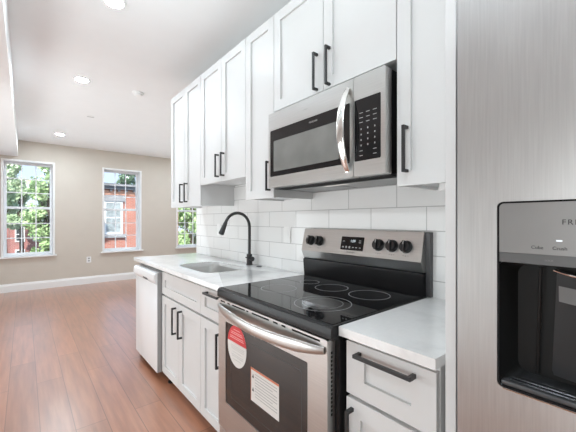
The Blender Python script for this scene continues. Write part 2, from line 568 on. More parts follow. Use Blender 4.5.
def window(i, x0, x1):
    root = bpy.data.objects.new('window_%d' % i, None)
    COL.objects.link(root); root.location = (x0, YW, WZ0); structure(root)
    yi = YW + 0.155
    bm = bmesh.new()       # casing lip and jamb liner
    o = [(x0, WZ0), (x1, WZ0), (x1, WZ1), (x0, WZ1)]
    h = [(x0 + .032, WZ0 + .0), (x1 - .032, WZ0 + .0), (x1 - .032, WZ1 - .032), (x0 + .032, WZ1 - .032)]
    plate(bm, o, [[(p[0], p[1] + (0.004 if k < 2 else 0)) for k, p in enumerate(h)]], yface(YW - .012), 0.012)
    box(bm, x0 + .013, x0 + .032, YW, YW + .26, WZ0, WZ1 - .013)
    box(bm, x1 - .032, x1 - .013, YW, YW + .26, WZ0, WZ1 - .013)
    box(bm, x0 + .032, x1 - .032, YW, YW + .26, WZ1 - .032, WZ1 - .013)
    obj('window_frame', bm, 'trim', root, smooth=0)
    bm = bmesh.new()
    box(bm, x0 - .028, x1 + .028, YW - .045, YW, WZ0 - .026, WZ0 + .004, .004)
    box(bm, x0 + .013, x1 - .013, YW, YW + .26, WZ0 + .0005, WZ0 + .004)
    obj('window_sill', bm, 'trim', root, smooth=0)
    zm = 1.50
    for k, (za, zb, yy) in enumerate(((WZ0 + .006, zm + .018, yi), (zm - .018, WZ1 - .033, yi + .036))):
        bm = bmesh.new()
        a0, a1 = x0 + .033, x1 - .033
        fw = 0.036
        plate(bm, rrect(a0, za, a1, zb, 0), [rrect(a0 + fw, za + fw + .01, a1 - fw, zb - fw + .004, 0)], yface(yy), 0.034)
        gx0, gx1, gz0, gz1 = a0 + fw, a1 - fw, za + fw + .01, zb - fw + .004
        for j in (1, 2):
            xx = gx0 + (gx1 - gx0) * j / 3
            box(bm, xx - .009, xx + .009, yy + .010, yy + .024, gz0, gz1)
            zz = gz0 + (gz1 - gz0) * j / 3
            box(bm, gx0, gx1, yy + .0105, yy + .0235, zz - .009, zz + .009)
        s = obj('sash', bm, 'vinyl', root, smooth=0)
        obj('pane', bx(gx0 - .002, gx1 + .002, yy + .0155, yy + .0185, gz0 - .002, gz1 + .002), 'glass', s, smooth=0)
for i, (a, b_) in enumerate(WX):
    window(i + 1, a, b_)

# ------------------------------------------------------------------ ceiling fixtures
def downlight(x, y, label):
    t = thing('ceiling_light', (x, y, ZC), label, 'ceiling light', 'recessed ceiling lights')
    bm = bmesh.new()
    ring_flat(bm, (x, y), 0.056, 0.074, ZC - .007, ZC - .0002, 48)
    obj('trim_ring', bm, 'trim', t)
    bm = bmesh.new()
    lathe(bm, [(0.0559, 0), (0.0559, -.0045), (0.045, -.006), (0.01, -.0065)], (x, y, ZC - .0002), 'z', 40)
    obj('lens', bm, 'lamp_room' if y > 3 else 'lamp', t)
downlight(0.455, 2.33, 'round recessed ceiling light nearest the camera, cut by the top of the photo')
downlight(0.45, 3.83, 'round recessed ceiling light in the middle of the visible row')
downlight(0.456, 6.50, 'round recessed ceiling light farthest back, near the greige window wall')
for x, y, lb in ((0.08, 0.42, 'added unseen round recessed ceiling light above the kitchen aisle beside the range'),  # the aisle lights are out of view, added to even the lighting
                 (0.1, -0.9, 'added unseen round recessed ceiling light above the aisle in front of the refrigerator'),
                 (0.1, -2.4, 'added unseen round recessed ceiling light above the aisle end by the back wall'),
                 (2.6, 6.3, 'round recessed ceiling light to the right of the farthest one, beyond the kitchen wall'),
                 (2.6, 3.9, 'round recessed ceiling light behind the end of the kitchen wall')):
    downlight(x, y, lb)

t = thing('smoke_detector', (0.985, 3.82, ZC), 'small white round smoke detector on the ceiling right of the downlights', 'smoke detector')
bm = bmesh.new(); lathe(bm, [(0.060, 0), (0.060, -.012), (0.052, -.022)], (0.985, 3.82, ZC - .0002), 'z', 40); obj('base', bm, 'plate', t)
bm = bmesh.new(); lathe(bm, [(0.046, -.022), (0.044, -.034), (0.030, -.040), (0.008, -.041)], (0.985, 3.82, ZC - .0002), 'z', 40); obj('sensor_cap', bm, 'plate', t)
t = thing('sprinkler_cap', (0.705, 5.12, ZC), 'small flat sprinkler cover with a dark slot on the ceiling', 'sprinkler')
bm = bmesh.new(); lathe(bm, [(0.042, 0), (0.042, -.004), (0.036, -.006)], (0.705, 5.12, ZC - .0002), 'z', 32); obj('cover', bm, 'plate', t)
obj('slot', bx(0.665, 0.745, 5.112, 5.128, ZC - .0085, ZC - .0062), 'grey', t)

def outlet_y(x, z):      # on the far wall, facing -Y
    t = thing('wall_outlet', (x, YW, z), 'white wall outlet low on the greige wall between two windows', 'outlet')
    bm = bmesh.new(); plate(bm, rrect(x - .04, z - .06, x + .04, z + .06, .006), [], yface(YW - .006), .0058); obj('cover_plate', bm, 'plate', t)
    for dz in (-.024, .024):
        bm = bmesh.new(); plate(bm, rrect(x - .017, z + dz - .014, x + .017, z + dz + .014, .008), [], yface(YW - .008), .002)
        obj('socket', bm, 'dwgrey', t)
outlet_y(0.995, 0.485)

def outlet_x(y, z, label):
    xs = XW - .008
    t = thing('backsplash_outlet', (xs, y, z), label, 'outlet')
    bm = bmesh.new(); plate(bm, rrect(y - .036, z - .057, y + .036, z + .057, .006), [], xface(xs - .006), .0058); obj('cover_plate', bm, 'plate', t)
    for dz in (-.024, .024):
        bm = bmesh.new(); plate(bm, rrect(y - .017, z + dz - .014, y + .017, z + dz + .014, .008), [], xface(xs - .008), .002)
        obj('socket', bm, 'plate', t)
outlet_x(2.80, 1.185, 'white outlet on the tile backsplash behind the faucet head')
outlet_x(1.755, 1.17, 'white outlet on the tile backsplash between the faucet and the range')

# ------------------------------------------------------------------ cabinet helpers
def shaker_bm(x, y0, y1, z0, z1, w=0.057, t=0.02, wy=None):
    wy = wy or w
    bm = bmesh.new()
    c = 0.0015
    plate(bm, rrect(y0, z0, y1, z1, 0.002, 2), [rrect(y0 + wy, z0 + w, y1 - wy, z1 - w, 0)], xface(x), t)
    box(bm, x + .0115, x + t, y0 + wy - .001, y1 - wy + .001, z0 + w - .001, z1 - w + .001)
    return bm

def pull(parent, x, y, z, length, vert=True):
    """square bar pull on a face at x; (y, z) is its middle"""
    bm = bmesh.new()
    h = length / 2
    so = 0.034
    if vert:
        box(bm, x - so, x - so + .010, y - .006, y + .006, z - h, z + h, .001, 1)
        for s in (-1, 1):
            zz = z + s * (h - .006)
            box(bm, x - so + .008, x - .0002, y - .0058, y + .0058, zz - .0058, zz + .0058)
    else:
        box(bm, x - so, x - so + .010, y - h, y + h, z - .006, z + .006, .001, 1)
        for s in (-1, 1):
            yy = y + s * (h - .006)
            box(bm, x - so + .008, x - .0002, yy - .0058, yy + .0058, z - .0058, z + .0058)
    return obj('handle', bm, 'black', parent)

XU, XD = 1.14, 0.845
def carcass(parent, x0, y0, y1, z0, z1, recess=0.012):
    """box with a recessed underside"""
    bm = bmesh.new()
    t = .016
    box(bm, x0, XW - .0085, y0 + .0006, y0 + t, z0, z1)
    box(bm, x0, XW - .0085, y1 - t, y1 - .0006, z0, z1)
    box(bm, x0, x0 + t, y0 + t, y1 - t, z0, z1)
    box(bm, x0 + t, XW - .0085, y0 + t, y1 - t, z0 + recess, z0 + recess + t)
    box(bm, x0 + t, XW - .0085, y0 + t, y1 - t, z1 - t, z1)
    return obj('carcass', bm, 'cab', parent, smooth=0)

def wall_cabinet(name, y0, y1, z0, z1, seams, handles, label):
    t = thing(name, ((XU + XW) / 2, (y0 + y1) / 2, z0), label, 'cabinet', 'white shaker wall cabinets')
    carcass(t, XU + .021, y0, y1, z0 + .004, z1)
    ys = [y0] + seams + [y1]
    for i in range(len(ys) - 1):
        d = obj('door', shaker_bm(XU, ys[i] + .0024, ys[i + 1] - .0024, z0, z1 - .002), 'cab', t, smooth=0)
        hy, hz, hl = handles[i]
        pull(d, XU, hy, hz, hl)
    return t
wall_cabinet('wall_cabinet', 2.515, 3.215, 1.40, 2.50, [2.856], [(2.80, 1.527, .175), (2.908, 1.527, .175)],
             'tall white two-door wall cabinet at the far end, beside the window')
wall_cabinet('wall_cabinet', 1.81, 2.515, 1.57, 2.50, [2.150], [(2.107, 1.691, .175), (2.194, 1.691, .175)],
             'short white two-door wall cabinet hanging above the sink')
wall_cabinet('wall_cabinet', 1.497, 1.81, 1.41, 2.50, [], [(1.535, 1.542, .178)],
             'narrow tall white wall cabinet left of the microwave')
wall_cabinet('wall_cabinet', 0.69, 1.497, 1.92, 2.50, [1.0925], [(1.049, 2.024, .188), (1.134, 2.024, .188)],
             'white two-door wall cabinet directly above the microwave')
e = wall_cabinet('wall_cabinet', 0.376, 0.69, 1.41, 2.50, [], [(0.644, 1.55, .18)],
             'tall white wall cabinet right of the microwave, next to the refrigerator')
bm = bmesh.new()
box(bm, 1.170, 1.178, 0.42, 0.535, 1.385, 1.4135, .001, 1)
for yy in (0.44, 0.475, 0.51):
    lathe(bm, [(0.004, 0), (0.004, -.003)], (1.170, yy, 1.398), 'x', 10)
obj('mounting_bracket', bm, 'plate', e)

# base cabinets
def base_cabinet(y0, y1, label):
    t = thing('base_cabinet', ((XD + XW) / 2, (y0 + y1) / 2, 0), label, 'cabinet', 'white shaker base cabinets')
    bm = bmesh.new()
    tt = .016
    x0 = XD + .021
    box(bm, x0, XW - .0085, y0 + .0006, y0 + tt, .075, .8835)
    box(bm, x0, XW - .0085, y1 - tt, y1 - .0006, .075, .8835)
    box(bm, x0, XW - .0085, y0 + tt, y1 - tt, .075, .075 + tt)
    box(bm, x0, x0 + tt, y0 + tt, y1 - tt, .62, .8835)
    box(bm, x0, x0 + tt, y0 + tt, y1 - tt, .075 + tt, .62)
    box(bm, x0 + .075, XW - .0085, y0 + .001, y0 + tt, 0, .075)
    box(bm, x0 + .075, XW - .0085, y1 - tt, y1 - .001, 0, .075)
    obj('carcass', bm, 'cab', t, smooth=0)
    obj('toe_kick', bx(x0 + .075, x0 + .09, y0 + tt, y1 - tt, 0, .0748), 'cab', t, smooth=0)
    return t
sinkcab = base_cabinet(1.865, 2.585, 'white two-door base cabinet under the sink, next to the dishwasher')
obj('false_front', shaker_bm(XD, 1.8668, 2.5832, .692, .864), 'cab', sinkcab, smooth=0)
d = obj('door', shaker_bm(XD, 1.8668, 2.2257, .070, .676), 'cab', sinkcab, smooth=0); pull(d, XD, 2.172, .545, .195)
d = obj('door', shaker_bm(XD, 2.2293, 2.5832, .070, .676), 'cab', sinkcab, smooth=0); pull(d, XD, 2.283, .545, .195)
bm = bmesh.new()
tube(bm, [(0.888, 2.50, .0005), (0.888, 2.50, .0745)], .012, 12)
lathe(bm, [(0.024, 0.0), (0.024, .010), (.012, .016)], (0.888, 2.50, .0005), 'z', 16)
obj('levelling_leg', bm, 'blackplastic', sinkcab)

ncab = base_cabinet(1.532, 1.865, 'narrow white base cabinet left of the range, with one drawer and one door')
d = obj('drawer', shaker_bm(XD, 1.5338, 1.8632, .692, .864), 'cab', ncab, smooth=0); pull(d, XD, 1.68, .842, .18, False)
d = obj('door', shaker_bm(XD, 1.5338, 1.8632, .070, .676), 'cab', ncab, smooth=0); pull(d, XD, 1.60, .545, .195)

rcab = base_cabinet(0.392, 0.702, 'white base cabinet right of the range, below the short countertop')
d = obj('drawer', shaker_bm(XD, .3938, .7002, .690, .866, .056, wy=.072), 'cab', rcab, smooth=0); pull(d, XD, .550, .836, .20, False)
d = obj('door', shaker_bm(XD, .3938, .7002, .070, .676), 'cab', rcab, smooth=0); pull(d, XD, .675, .55, .195)

endp = obj('end_panel', bx(XD, XW - .0085, 3.205, 3.225, 0, .8835), 'cab', smooth=0)
tag(endp, 'white finished panel closing the counter run beyond the dishwasher', 'panel')
fp = obj('tall_panel', bx(.845, XW - .0085, .344, .3705, 0, 2.50, .001, 1), 'cab', smooth=0)
tag(fp, 'tall narrow white panel standing between the refrigerator and the right counter', 'panel')

# ------------------------------------------------------------------ countertops, sink, faucet
def edge_soft(bm, off, zmin):
    es = [e for e in bm.edges if e.is_manifold and all(v_.co.z > zmin for v_ in e.verts) and e.calc_face_angle(0) > 0.6]
    bmesh.ops.bevel(bm, geom=es, offset=off, segments=2, profile=0.5, affect='EDGES')

XC = 0.82
bm = bmesh.new()
sink_hole = rrect(0.945, 1.985, 1.305, 2.555, .085, 8)
plate(bm, rrect(XC, 1.5295, XW - .0085, 3.333, 0.004, 2), [sink_hole], zdown(.914), .030)
edge_soft(bm, .002, .90)
ct = obj('countertop', bm, 'quartz', smooth=30)
tag(ct, 'long white quartz countertop holding the sink, left of the range', 'countertop')
bm = bmesh.new()
plate(bm, rrect(XC, .384, XW - .0085, .7155, 0.004, 2), [], zdown(.914), .030)
edge_soft(bm, .002, .90)
ct2 = obj('countertop', bm, 'quartz', smooth=30)
tag(ct2, 'short white quartz countertop between the range and the refrigerator', 'countertop')

t = thing('sink', (1.125, 2.27, .70), 'stainless steel undermount sink set in the long countertop', 'sink')
bm = bmesh.new()
loops = []
for (ins, z, r) in ((-.012, .8835, .09), (-.012, .880, .09), (0.002, .8795, .085), (0.006, .72, .08), (0.03, .705, .06), (0.12, .700, .05)):
    loops.append([bm.verts.new((a, b_, z)) for a, b_ in rrect(.945 + ins, 1.985 + ins, 1.305 - ins, 2.555 - ins, r, 8)])
out = []
for (ins, z, r) in ((-.012, .8835, .09), (-.006, .715, .09), (0.02, .695, .07), (0.12, .693, .05)):
    out.append([bm.verts.new((a, b_, z)) for a, b_ in rrect(.945 + ins, 1.985 + ins, 1.305 - ins, 2.555 - ins, r, 8)])
# outer and inner skin
inner = loops[2:]
rim = [bm.verts.new((a, b_, .8835)) for a, b_ in rrect(.947, 1.987, 1.303, 2.553, .084, 8)]
for v_ in loops[0] + loops[1]:
    bm.verts.remove(v_)
loop_side(bm, rim, inner[0])
for A, B in zip(inner, inner[1:]):
    loop_side(bm, A, B)
bm.faces.new(inner[-1])
loop_side(bm, out[0], rim)
for A, B in zip(out, out[1:]):
    loop_side(bm, A, B)
bm.faces.new(out[-1])
obj('basin', bm, 'steelS', t)
bm = bmesh.new(); lathe(bm, [(.042, .0005), (.042, .003), (.034, .0035), (.030, .0015), (.004, .001)], (1.15, 2.27, .700), 'z', 32)
obj('drain', bm, 'chrome', t)

FX, FY = 1.402, 2.168
t = thing('faucet', (FX, FY, .914), 'matte black gooseneck kitchen faucet standing behind the sink', 'faucet')
bm = bmesh.new()
lathe(bm, [(.027, 0.0003), (.027, .006), (.0235, .008), (.0225, .085), (.0205, .088), (.014, .089)], (FX, FY, .914), 'z', 32)
obj('base', bm, 'black', t)
bm = bmesh.new()
R_, zc = .111, 1.344 - .012 - .111
pts = [(FX, FY, 1.0)] + [(FX, FY, 1.0 + (zc - 1.0) * k / 4) for k in range(1, 4)]
for k in range(0, 22):
    a = math.radians(160 * k / 21)
    pts.append((FX - R_ + R_ * math.cos(a), FY, zc + R_ * math.sin(a)))
obj_spout_end = Vector(pts[-1])
dirn = (Vector(pts[-1]) - Vector(pts[-2])).normalized()
tube(bm, pts, .0118, 18)
obj('gooseneck', bm, 'black', t)
bm = bmesh.new()
p0 = obj_spout_end - dirn * .004
hp = [p0 + dirn * d_ for d_ in (0, .006, .03, .075, .098, .102)]
tube(bm, hp, [.0125, .0145, .0165, .0205, .0215, .018], 24)
sh = obj('spray_head', bm, 'black', t)
bm = bmesh.new(); tube(bm, [hp[-1] - dirn * .001, hp[-1] + dirn * .0025], .0155, 20); obj('aerator', bm, 'charcoal', sh)
bm = bmesh.new()
tube(bm, [(FX, FY - .018, .965), (FX, FY - .030, .965), (FX, FY - .047, .965)], [.016, .019, .0185], 20)
lv = obj('lever_hub', bm, 'black', t)
bm = bmesh.new()
tube(bm, [(FX - .005, FY - .040, .967), (FX - .035, FY - .041, .974), (FX - .062, FY - .042, .983)], [.0052, .0048, .0045], 12)
obj('lever', bm, 'black', lv)
bm = bmesh.new()
lathe(bm, [(.021, .0003), (.021, .004), (.017, .0055), (.005, .0058)], (1.405, 2.035, .914), 'z', 28)
tag(obj('air_switch_button', bm, 'black'), 'small black round button on the countertop right of the faucet', 'button')

# ------------------------------------------------------------------ dishwasher
t = thing('dishwasher', (1.1, 2.89, 0), 'white dishwasher with a grey-edged door at the far end of the counter', 'dishwasher')
y0, y1 = 2.592, 3.20
obj('tub_body', bx(.845, 1.43, y0 + .004, y1 - .004, .11, .862), 'dwgrey', t, smooth=0)
obj('toe_panel', bx(.90, .915, y0 + .004, y1 - .004, .012, .108), 'charcoal', t, smooth=0)
bm = bmesh.new(); box(bm, .806, .843, y0, y1, .062, .762, .004)
obj('door', bm, 'dwwhite', t)
obj('door_edge', bx(.812, .844, y0 - .0035, y0 - .0002, .062, .855), 'dwgrey', t, smooth=0)
bm = bmesh.new()
prism_y(bm, [(.806, .763), (.793, .775), (.783, .800), (.789, .842), (.800, .853), (.843, .853), (.843, .763)], y0, y1)
es = [e for e in bm.edges if e.calc_face_angle(0) > .2]
bmesh.ops.bevel(bm, geom=es, offset=.003, segments=2, profile=.5, affect='EDGES')
cp = obj('control_panel', bm, 'dwwhite', t)
bm = bmesh.new(); box(bm, .7835, .800, 2.775, 2.90, .778, .796, .006)
obj('handle_pocket', bm, 'charcoal', cp)
obj('badge', bx(.7860, .790, 3.02, 3.09, .806, .812), 'inkgrey', cp, smooth=0)
for yy in (y0 + .05, y1 - .05):
    bm = bmesh.new(); tube(bm, [(.93, yy, .0005), (.93, yy, .11)], .012, 10)
    obj('foot', bm, 'blackplastic', t)

# ------------------------------------------------------------------ range
RY0, RY1 = 0.718, 1.527
t = thing('range', (1.1, (RY0 + RY1) / 2, 0), 'freestanding stainless electric range with black glass cooktop', 'range')
obj('body', bx(.835, 1.440, RY0 + .003, RY1 - .003, .03, .882, .002), 'blackenamel', t, smooth=0)
for xx in (.87, 1.39):
    for yy in (RY0 + .05, RY1 - .05):
        bm = bmesh.new(); lathe(bm, [(.02, .0005), (.02, .012), (.01, .014), (.01, .03)], (xx, yy, 0), 'z', 16)
        obj('foot', bm, 'blackplastic', t)
# cooktop: black rim with rounded front and the glass
bm = bmesh.new()
prism_y(bm, [(.792, .869), (.786, .875), (.786, .902), (.789, .911), (.797, .9165), (.806, .918), (1.445, .918), (1.445, .883), (.834, .883), (.834, .869)], RY0, RY1)
es = [e for e in bm.edges if e.calc_face_angle(0) > 1.2 and abs(e.verts[0].co.y - e.verts[1].co.y) < 1e-6 and e.verts[0].co.z > .9 and e.verts[1].co.z > .9]
bmesh.ops.bevel(bm, geom=es, offset=.003, segments=2, profile=.5, affect='EDGES')
ck = obj('cooktop_rim', bm, 'blackenamel', t)
bm = bmesh.new(); plate(bm, rrect(.808, RY0 + .012, 1.400, RY1 - .012, .01, 4), [], zdown(.9196), .0014)
gl_ = obj('cooktop_glass', bm, 'glassblack', t)
for (cx, cy, rr) in (((.983, .945, (.122, .086))), ((1.245, 1.133, (.086,))), ((1.262, .908, (.096,))), ((1.022, 1.300, (.092,))), ((1.262, 1.318, (.055,)))):
    bm = bmesh.new()
    for r in rr:
        w_ = .0016 if r == rr[0] else .0009
        ring_flat(bm, (cx, cy), r - w_, r + w_, .9195, .9199)
    obj('burner_ring', bm, 'ring', gl_)
# oven door
bm = bmesh.new()
DZ0, DZ1 = .196, .8645
WY0, WY1, WZa, WZb = .838, 1.450, .342, .757
plate(bm, rrect(RY0 + .022, DZ0, RY1 - .002, DZ1, .006, 3), [rrect(WY0, WZa, WY1, WZb, .006, 3)], xface(.792), .040)
dr = obj('oven_door', bm, 'steelH', t, smooth=30)
obj('oven_window', bx(.7955, .806, WY0 - .001, WY1 + .001, WZa - .001, WZb + .001), 'ovenglass', dr, smooth=0)
bm = bmesh.new()     # paler inner pane outline seen through the glass
plate(bm, rrect(WY0 + .035, WZa + .045, WY1 - .05, WZb - .045, .012, 4), [rrect(WY0 + .037, WZa + .047, WY1 - .052, WZb - .047, .011, 4)], xface(.7952), .0004)
obj('inner_pane_outline', bm, 'charcoal', dr, smooth=0)
for (a, b_) in ((1.455, 1.50), (1.405, 1.428), (1.265, 1.38), (1.235, 1.250), (1.075, 1.205), (1.015, 1.045), (.965, .99), (.775, .925)):
    obj('vent_slot', bx(.7915, .7935, a, b_, .8500, .8570), 'darkgap', dr, smooth=0)
bm = bmesh.new()
for k in range(16):
    zz = .60 + k * .0142
    box(bm, .810, .818, RY0 + .0212, RY0 + .0226, zz, zz + .009)
obj('side_vents', bm, 'darkgap', dr, smooth=0)
# bowed handle
bm = bmesh.new()
N = 28
path, sc = [], []
for k in range(N + 1):
    s = k / N
    yy = RY1 - .010 - s * (RY1 - RY0 - .042)
    bow = math.sin(math.pi * s) ** .75
    path.append((.789 - .044 * bow, yy, .828 - .020 * bow))
    sc.append(.55 + .45 * min(1, math.sin(math.pi * s) * 2.2))
def hprof(i):
    w_, h_ = .0075, .0235 * sc[i]
    return [(w_ * math.cos(a) * (1 if math.cos(a) > 0 else 1), 0, h_ * math.sin(a)) for a in [2 * math.pi * k / 16 for k in range(16)]]
sweep(bm, path, hprof)
for yy in (RY1 - .022, RY0 + .044):
    box(bm, .783, .794, yy - .012, yy + .012, .816, .840, .003)
obj('handle', bm, 'steelH', dr)
# sticker and label on the window
def ellipse(cy, cz, ry, rz, a0=0, a1=360, n=48):
    return [(cy + ry * math.cos(math.radians(a0 + (a1 - a0) * k / n)), cz + rz * math.sin(math.radians(a0 + (a1 - a0) * k / n))) for k in range(n + (0 if a1 - a0 == 360 else 1))]
xg = .7955
sc_, sz_ = (1.343, .659), (.088, .102)
bm = bmesh.new(); plate(bm, ellipse(sc_[0], sc_[1], *sz_), [], xface(xg - .0006), .0005)
st = obj('round_sticker', bm, 'stickerwhite', dr, smooth=0)
bm = bmesh.new(); plate(bm, ellipse(sc_[0], sc_[1], sz_[0], sz_[1], 8, 172), [], xface(xg - .0009), .0003)
obj('sticker_band', bm, 'red', st, smooth=0)
bm = bmesh.new()
for k, (w_, zz) in enumerate(((.030, .735), (.05, .722), (.055, .714), (.06, .700), (.065, .692))):
    box(bm, xg - .0011, xg - .0009, sc_[0] - w_, sc_[0] + w_, zz, zz + .0028)
obj('sticker_lettering', bm, 'inkpale', st, smooth=0)
bm = bmesh.new()
for k, (w_, zz) in enumerate(((.07, .655), (.068, .647), (.066, .639), (.045, .625), (.06, .612), (.055, .604), (.04, .59))):
    box(bm, xg - .0008, xg - .0006, sc_[0] - w_, sc_[0] + w_ * .8, zz, zz + .0014)
obj('sticker_lettering', bm, 'grey', st, smooth=0)
ly0, ly1, lz0, lz1 = 1.010, 1.218, .455, .606
lb = obj('warning_label', bx(xg - .0006, xg - .0001, ly0, ly1, lz0, lz1), 'stickerwhite', dr, smooth=0)
bm = bmesh.new(); box(bm, xg - .0009, xg - .0006, ly0, ly1, lz1 - .009, lz1)
box(bm, xg - .0009, xg - .0006, ly1 - .003, ly1, lz0, lz1 - .009)
obj('label_border', bm, 'orange', lb, smooth=0)
bm = bmesh.new()
for k in range(9):
    zz = lz1 - .024 - k * .0125
    box(bm, xg - .0008, xg - .0006, ly0 + .012 + (.03 if k % 4 == 2 else 0), ly1 - .034, zz, zz + .003)
obj('label_lettering', bm, 'grey', lb, smooth=0)
for zz in (lz1 - .036, lz0 + .055):
    bm = bmesh.new(); plate(bm, [(ly1 - .011, zz - .008), (ly1 - .027, zz - .008), (ly1 - .019, zz + .010)], [], xface(xg - .0009), .0003)
    obj('warning_triangle', bm, 'inkblack', lb, smooth=0)
# lower drawer
bm = bmesh.new(); box(bm, .797, .834, RY0 + .022, RY1 - .002, .045, .187, .005)
obj('storage_drawer', bm, 'steelH', t)
# backguard
bm = bmesh.new()
prism_y(bm, [(1.412, .9185), (1.404, 1.018), (1.404, 1.026), (1.445, 1.026), (1.445, .9185)], RY0, RY1 - .001)
obj('backguard_base', bm, 'blackenamel', t)
bm = bmesh.new()
prism_y(bm, [(1.420, 1.219), (1.390, 1.087), (1.3885, 1.082), (1.4125, 1.0315), (1.436, 1.031), (1.436, 1.214), (1.430, 1.221), (1.424, 1.2215)], RY0, RY1 - .001)
cpn = obj('control_panel', bm, 'steelH', t, smooth=25)
obj('vent_gap', bx(1.409, 1.436, RY0 + .002, RY1 - .003, 1.0262, 1.0308), 'darkgap', t, smooth=0)
bm = bmesh.new(); prism_y(bm, [(1.437, .9185), (1.428, 1.215), (1.435, 1.219), (1.4605, 1.219), (1.4605, .9185)], RY0 - .022, RY0 - .0005)
obj('end_cap', bm, 'charcoal', t)
bm = bmesh.new(); prism_y(bm, [(1.437, .9185), (1.437, 1.21), (1.4605, 1.21), (1.4605, .9185)], RY0, RY1 - .001)
obj('rear_cover', bm, 'charcoal', t)
# tilted panel frame of reference: front plane from (1.388,1.078) to (1.420,1.219)
pd = Vector((1.420 - 1.388, 0, 1.219 - 1.078)).normalized()
pn = Vector((-pd.z, 0, pd.x))
def onpanel(y, z, out=0.0):
    k = (z - 1.078) / pd.z
    p = Vector((1.388, y, 1.078)) + pd * k + pn * out
    return p
def panel_plate(y0, y1, z0, z1, o0, o1, r=.003):
    bm = bmesh.new()
    def fm(a, b_, d):
        return onpanel(a, b_, o1 - d)
    plate(bm, rrect(y0, z0, y1, z1, r, 3), [], fm, o1 - o0)
    return bm
dp = obj('display', panel_plate(1.045, 1.202, 1.108, 1.182, .0002, .0016), 'glassblack', cpn, smooth=0)
def panel_text(body, size, y, z, out, mat, parent, name='lettering'):
    bm = text_bm(body, size, 0, 0, 0)
    for v_ in bm.verts:
        ox, oy, oz = v_.co
        v_.co = onpanel(y + oy, z + oz, out - ox)
    return obj(name, bm, mat, parent, smooth=0)
panel_text('1:09', .020, 1.118, 1.158, .0018, 'digits', dp, 'display_digits')
bm = bmesh.new()
for yy, zz in ((1.182, 1.156), (1.07, 1.162), (1.07, 1.152)):
    bmx = panel_plate(yy - .007, yy + .007, zz - .002, zz + .002, .0016, .0019, 0)
    tmp = bpy.data.meshes.new('x'); bmx.to_mesh(tmp); bmx.free(); bm.from_mesh(tmp); bpy.data.meshes.remove(tmp)
for k in range(6):
    yy = 1.184 - k * .0235
    hh = (.004, .006, .006, .0025, .0025, .002)[k]
    bmx = panel_plate(yy - .006, yy + .006, 1.124 - hh, 1.124 + hh, .0016, .0019, 0)
    tmp = bpy.data.meshes.new('x'); bmx.to_mesh(tmp); bmx.free(); bm.from_mesh(tmp); bpy.data.meshes.remove(tmp)
obj('key_lettering', bm, 'keygrey', dp, smooth=0)
panel_text('FRIGIDAIRE', .011, 1.125, 1.097, .0003, 'inkgrey', cpn, 'logo_lettering')
for i, yy in enumerate((1.448, 1.374, .950, .872, .797)):
    bm = bmesh.new()
    zz = 1.147
    segs = 36
    rings = []
    for r, h in ((.031, .0002), (.031, .004), (.0285, .006), (.0265, .024), (.0245, .0265), (.004, .027)):
        ring = []
        for k in range(segs):
            a = 2 * math.pi * k / segs
            rr = r * (1 + (.03 * math.cos(12 * a) if .006 <= h <= .025 and r > .01 else 0))
            ring.append(bm.verts.new(onpanel(yy + rr * math.cos(a), zz, h) + pd * (rr * math.sin(a))))
        rings.append(ring)
    for A, B in zip(rings, rings[1:]):
        loop_side(bm, A, B)
    bm.faces.new(rings[0]); bm.faces.new(rings[-1])
    kb = obj('control_knob', bm, 'blackplastic', cpn, smooth=40)
    bm = bmesh.new()
    def fmk(a, b_, d, yy=yy, zz=zz):
        return onpanel(yy + a, zz, .036 - d) + pd * b_
    plate(bm, rrect(-.006, -.027, .006, .027, .003, 3), [], fmk, .0095)
    gr = obj('grip', bm, 'blackplastic', kb, smooth=40)
    bm = bmesh.new()
    def fmp(a, b_, d, yy=yy, zz=zz):
        return onpanel(yy + a, zz, .0364 - d) + pd * b_
    plate(bm, rrect(-.0013, .008, .0013, .025, 0), [], fmp, .0005)
    obj('pointer', bm, 'inkwhite', kb, smooth=0)
    lab = [('BACK', 1.448), ('FRONT', 1.374), ('LF', .95), ('RF', .872), ('RR', .797)][i]
    bm = bmesh.new()
    for k in range(3):
        bmx = panel_plate(yy - .016 + k * .012, yy - .009 + k * .012, 1.104 - .002 * (k % 2), 1.107, .0001, .0004, 0)
        tmp = bpy.data.meshes.new('x'); bmx.to_mesh(tmp); bmx.free(); bm.from_mesh(tmp); bpy.data.meshes.remove(tmp)
    obj('knob_marks', bm, 'grey', cpn, smooth=0)

# ------------------------------------------------------------------ microwave
MX = 1.09
MY0, MY1, MZ0, MZ1 = .708, 1.482, 1.462, 1.888
MS = .866
t = thing('microwave', (1.27, 1.095, MZ0), 'stainless over-the-range microwave with a bowed vertical handle', 'microwave')
obj('body', bx(MX + .045, XW - .009, MY0 + .004, MY1 - .002, MZ0 + .004, MZ1 - .002), 'blackenamel', t, smooth=0)
bm = bmesh.new()
wy0, wy1, wz0, wz1 = .915, 1.466, 1.524, 1.788
plate(bm, rrect(MS + .001, MZ0, MY1, MZ1, .004, 3), [rrect(wy0 - .03, wz0, wy1, wz1, .006, 3)], xface(MX), .044)
dr = obj('door', bm, 'steelH', t, smooth=30)
bm = bmesh.new(); plate(bm, rrect(wy0 - .0305, wz0 - .0005, wy1 + .0005, wz1 + .0005, .006, 3), [rrect(wy0 + .035, wz0 + .028, wy1 - .028, wz1 - .062, .006, 3)], xface(MX + .002), .012)
wf = obj('window_surround', bm, 'glassblack', dr, smooth=30)
obj('window_screen', bx(MX + .0028, MX + .012, wy0 + .034, wy1 - .027, wz0 + .027, wz1 - .061), 'mwglass', dr, smooth=0)
obj('logo_lettering', text_bm('FRIGIDAIRE', .0115, MX + .0016, 1.115, 1.762), 'keygrey', dr, smooth=0)
bm = bmesh.new()
plate(bm, rrect(MY0, MZ0, MS - .0012, MZ1, .006, 3), [rrect(.729, 1.526, .860, 1.788, .006, 3)], xface(MX), .044)
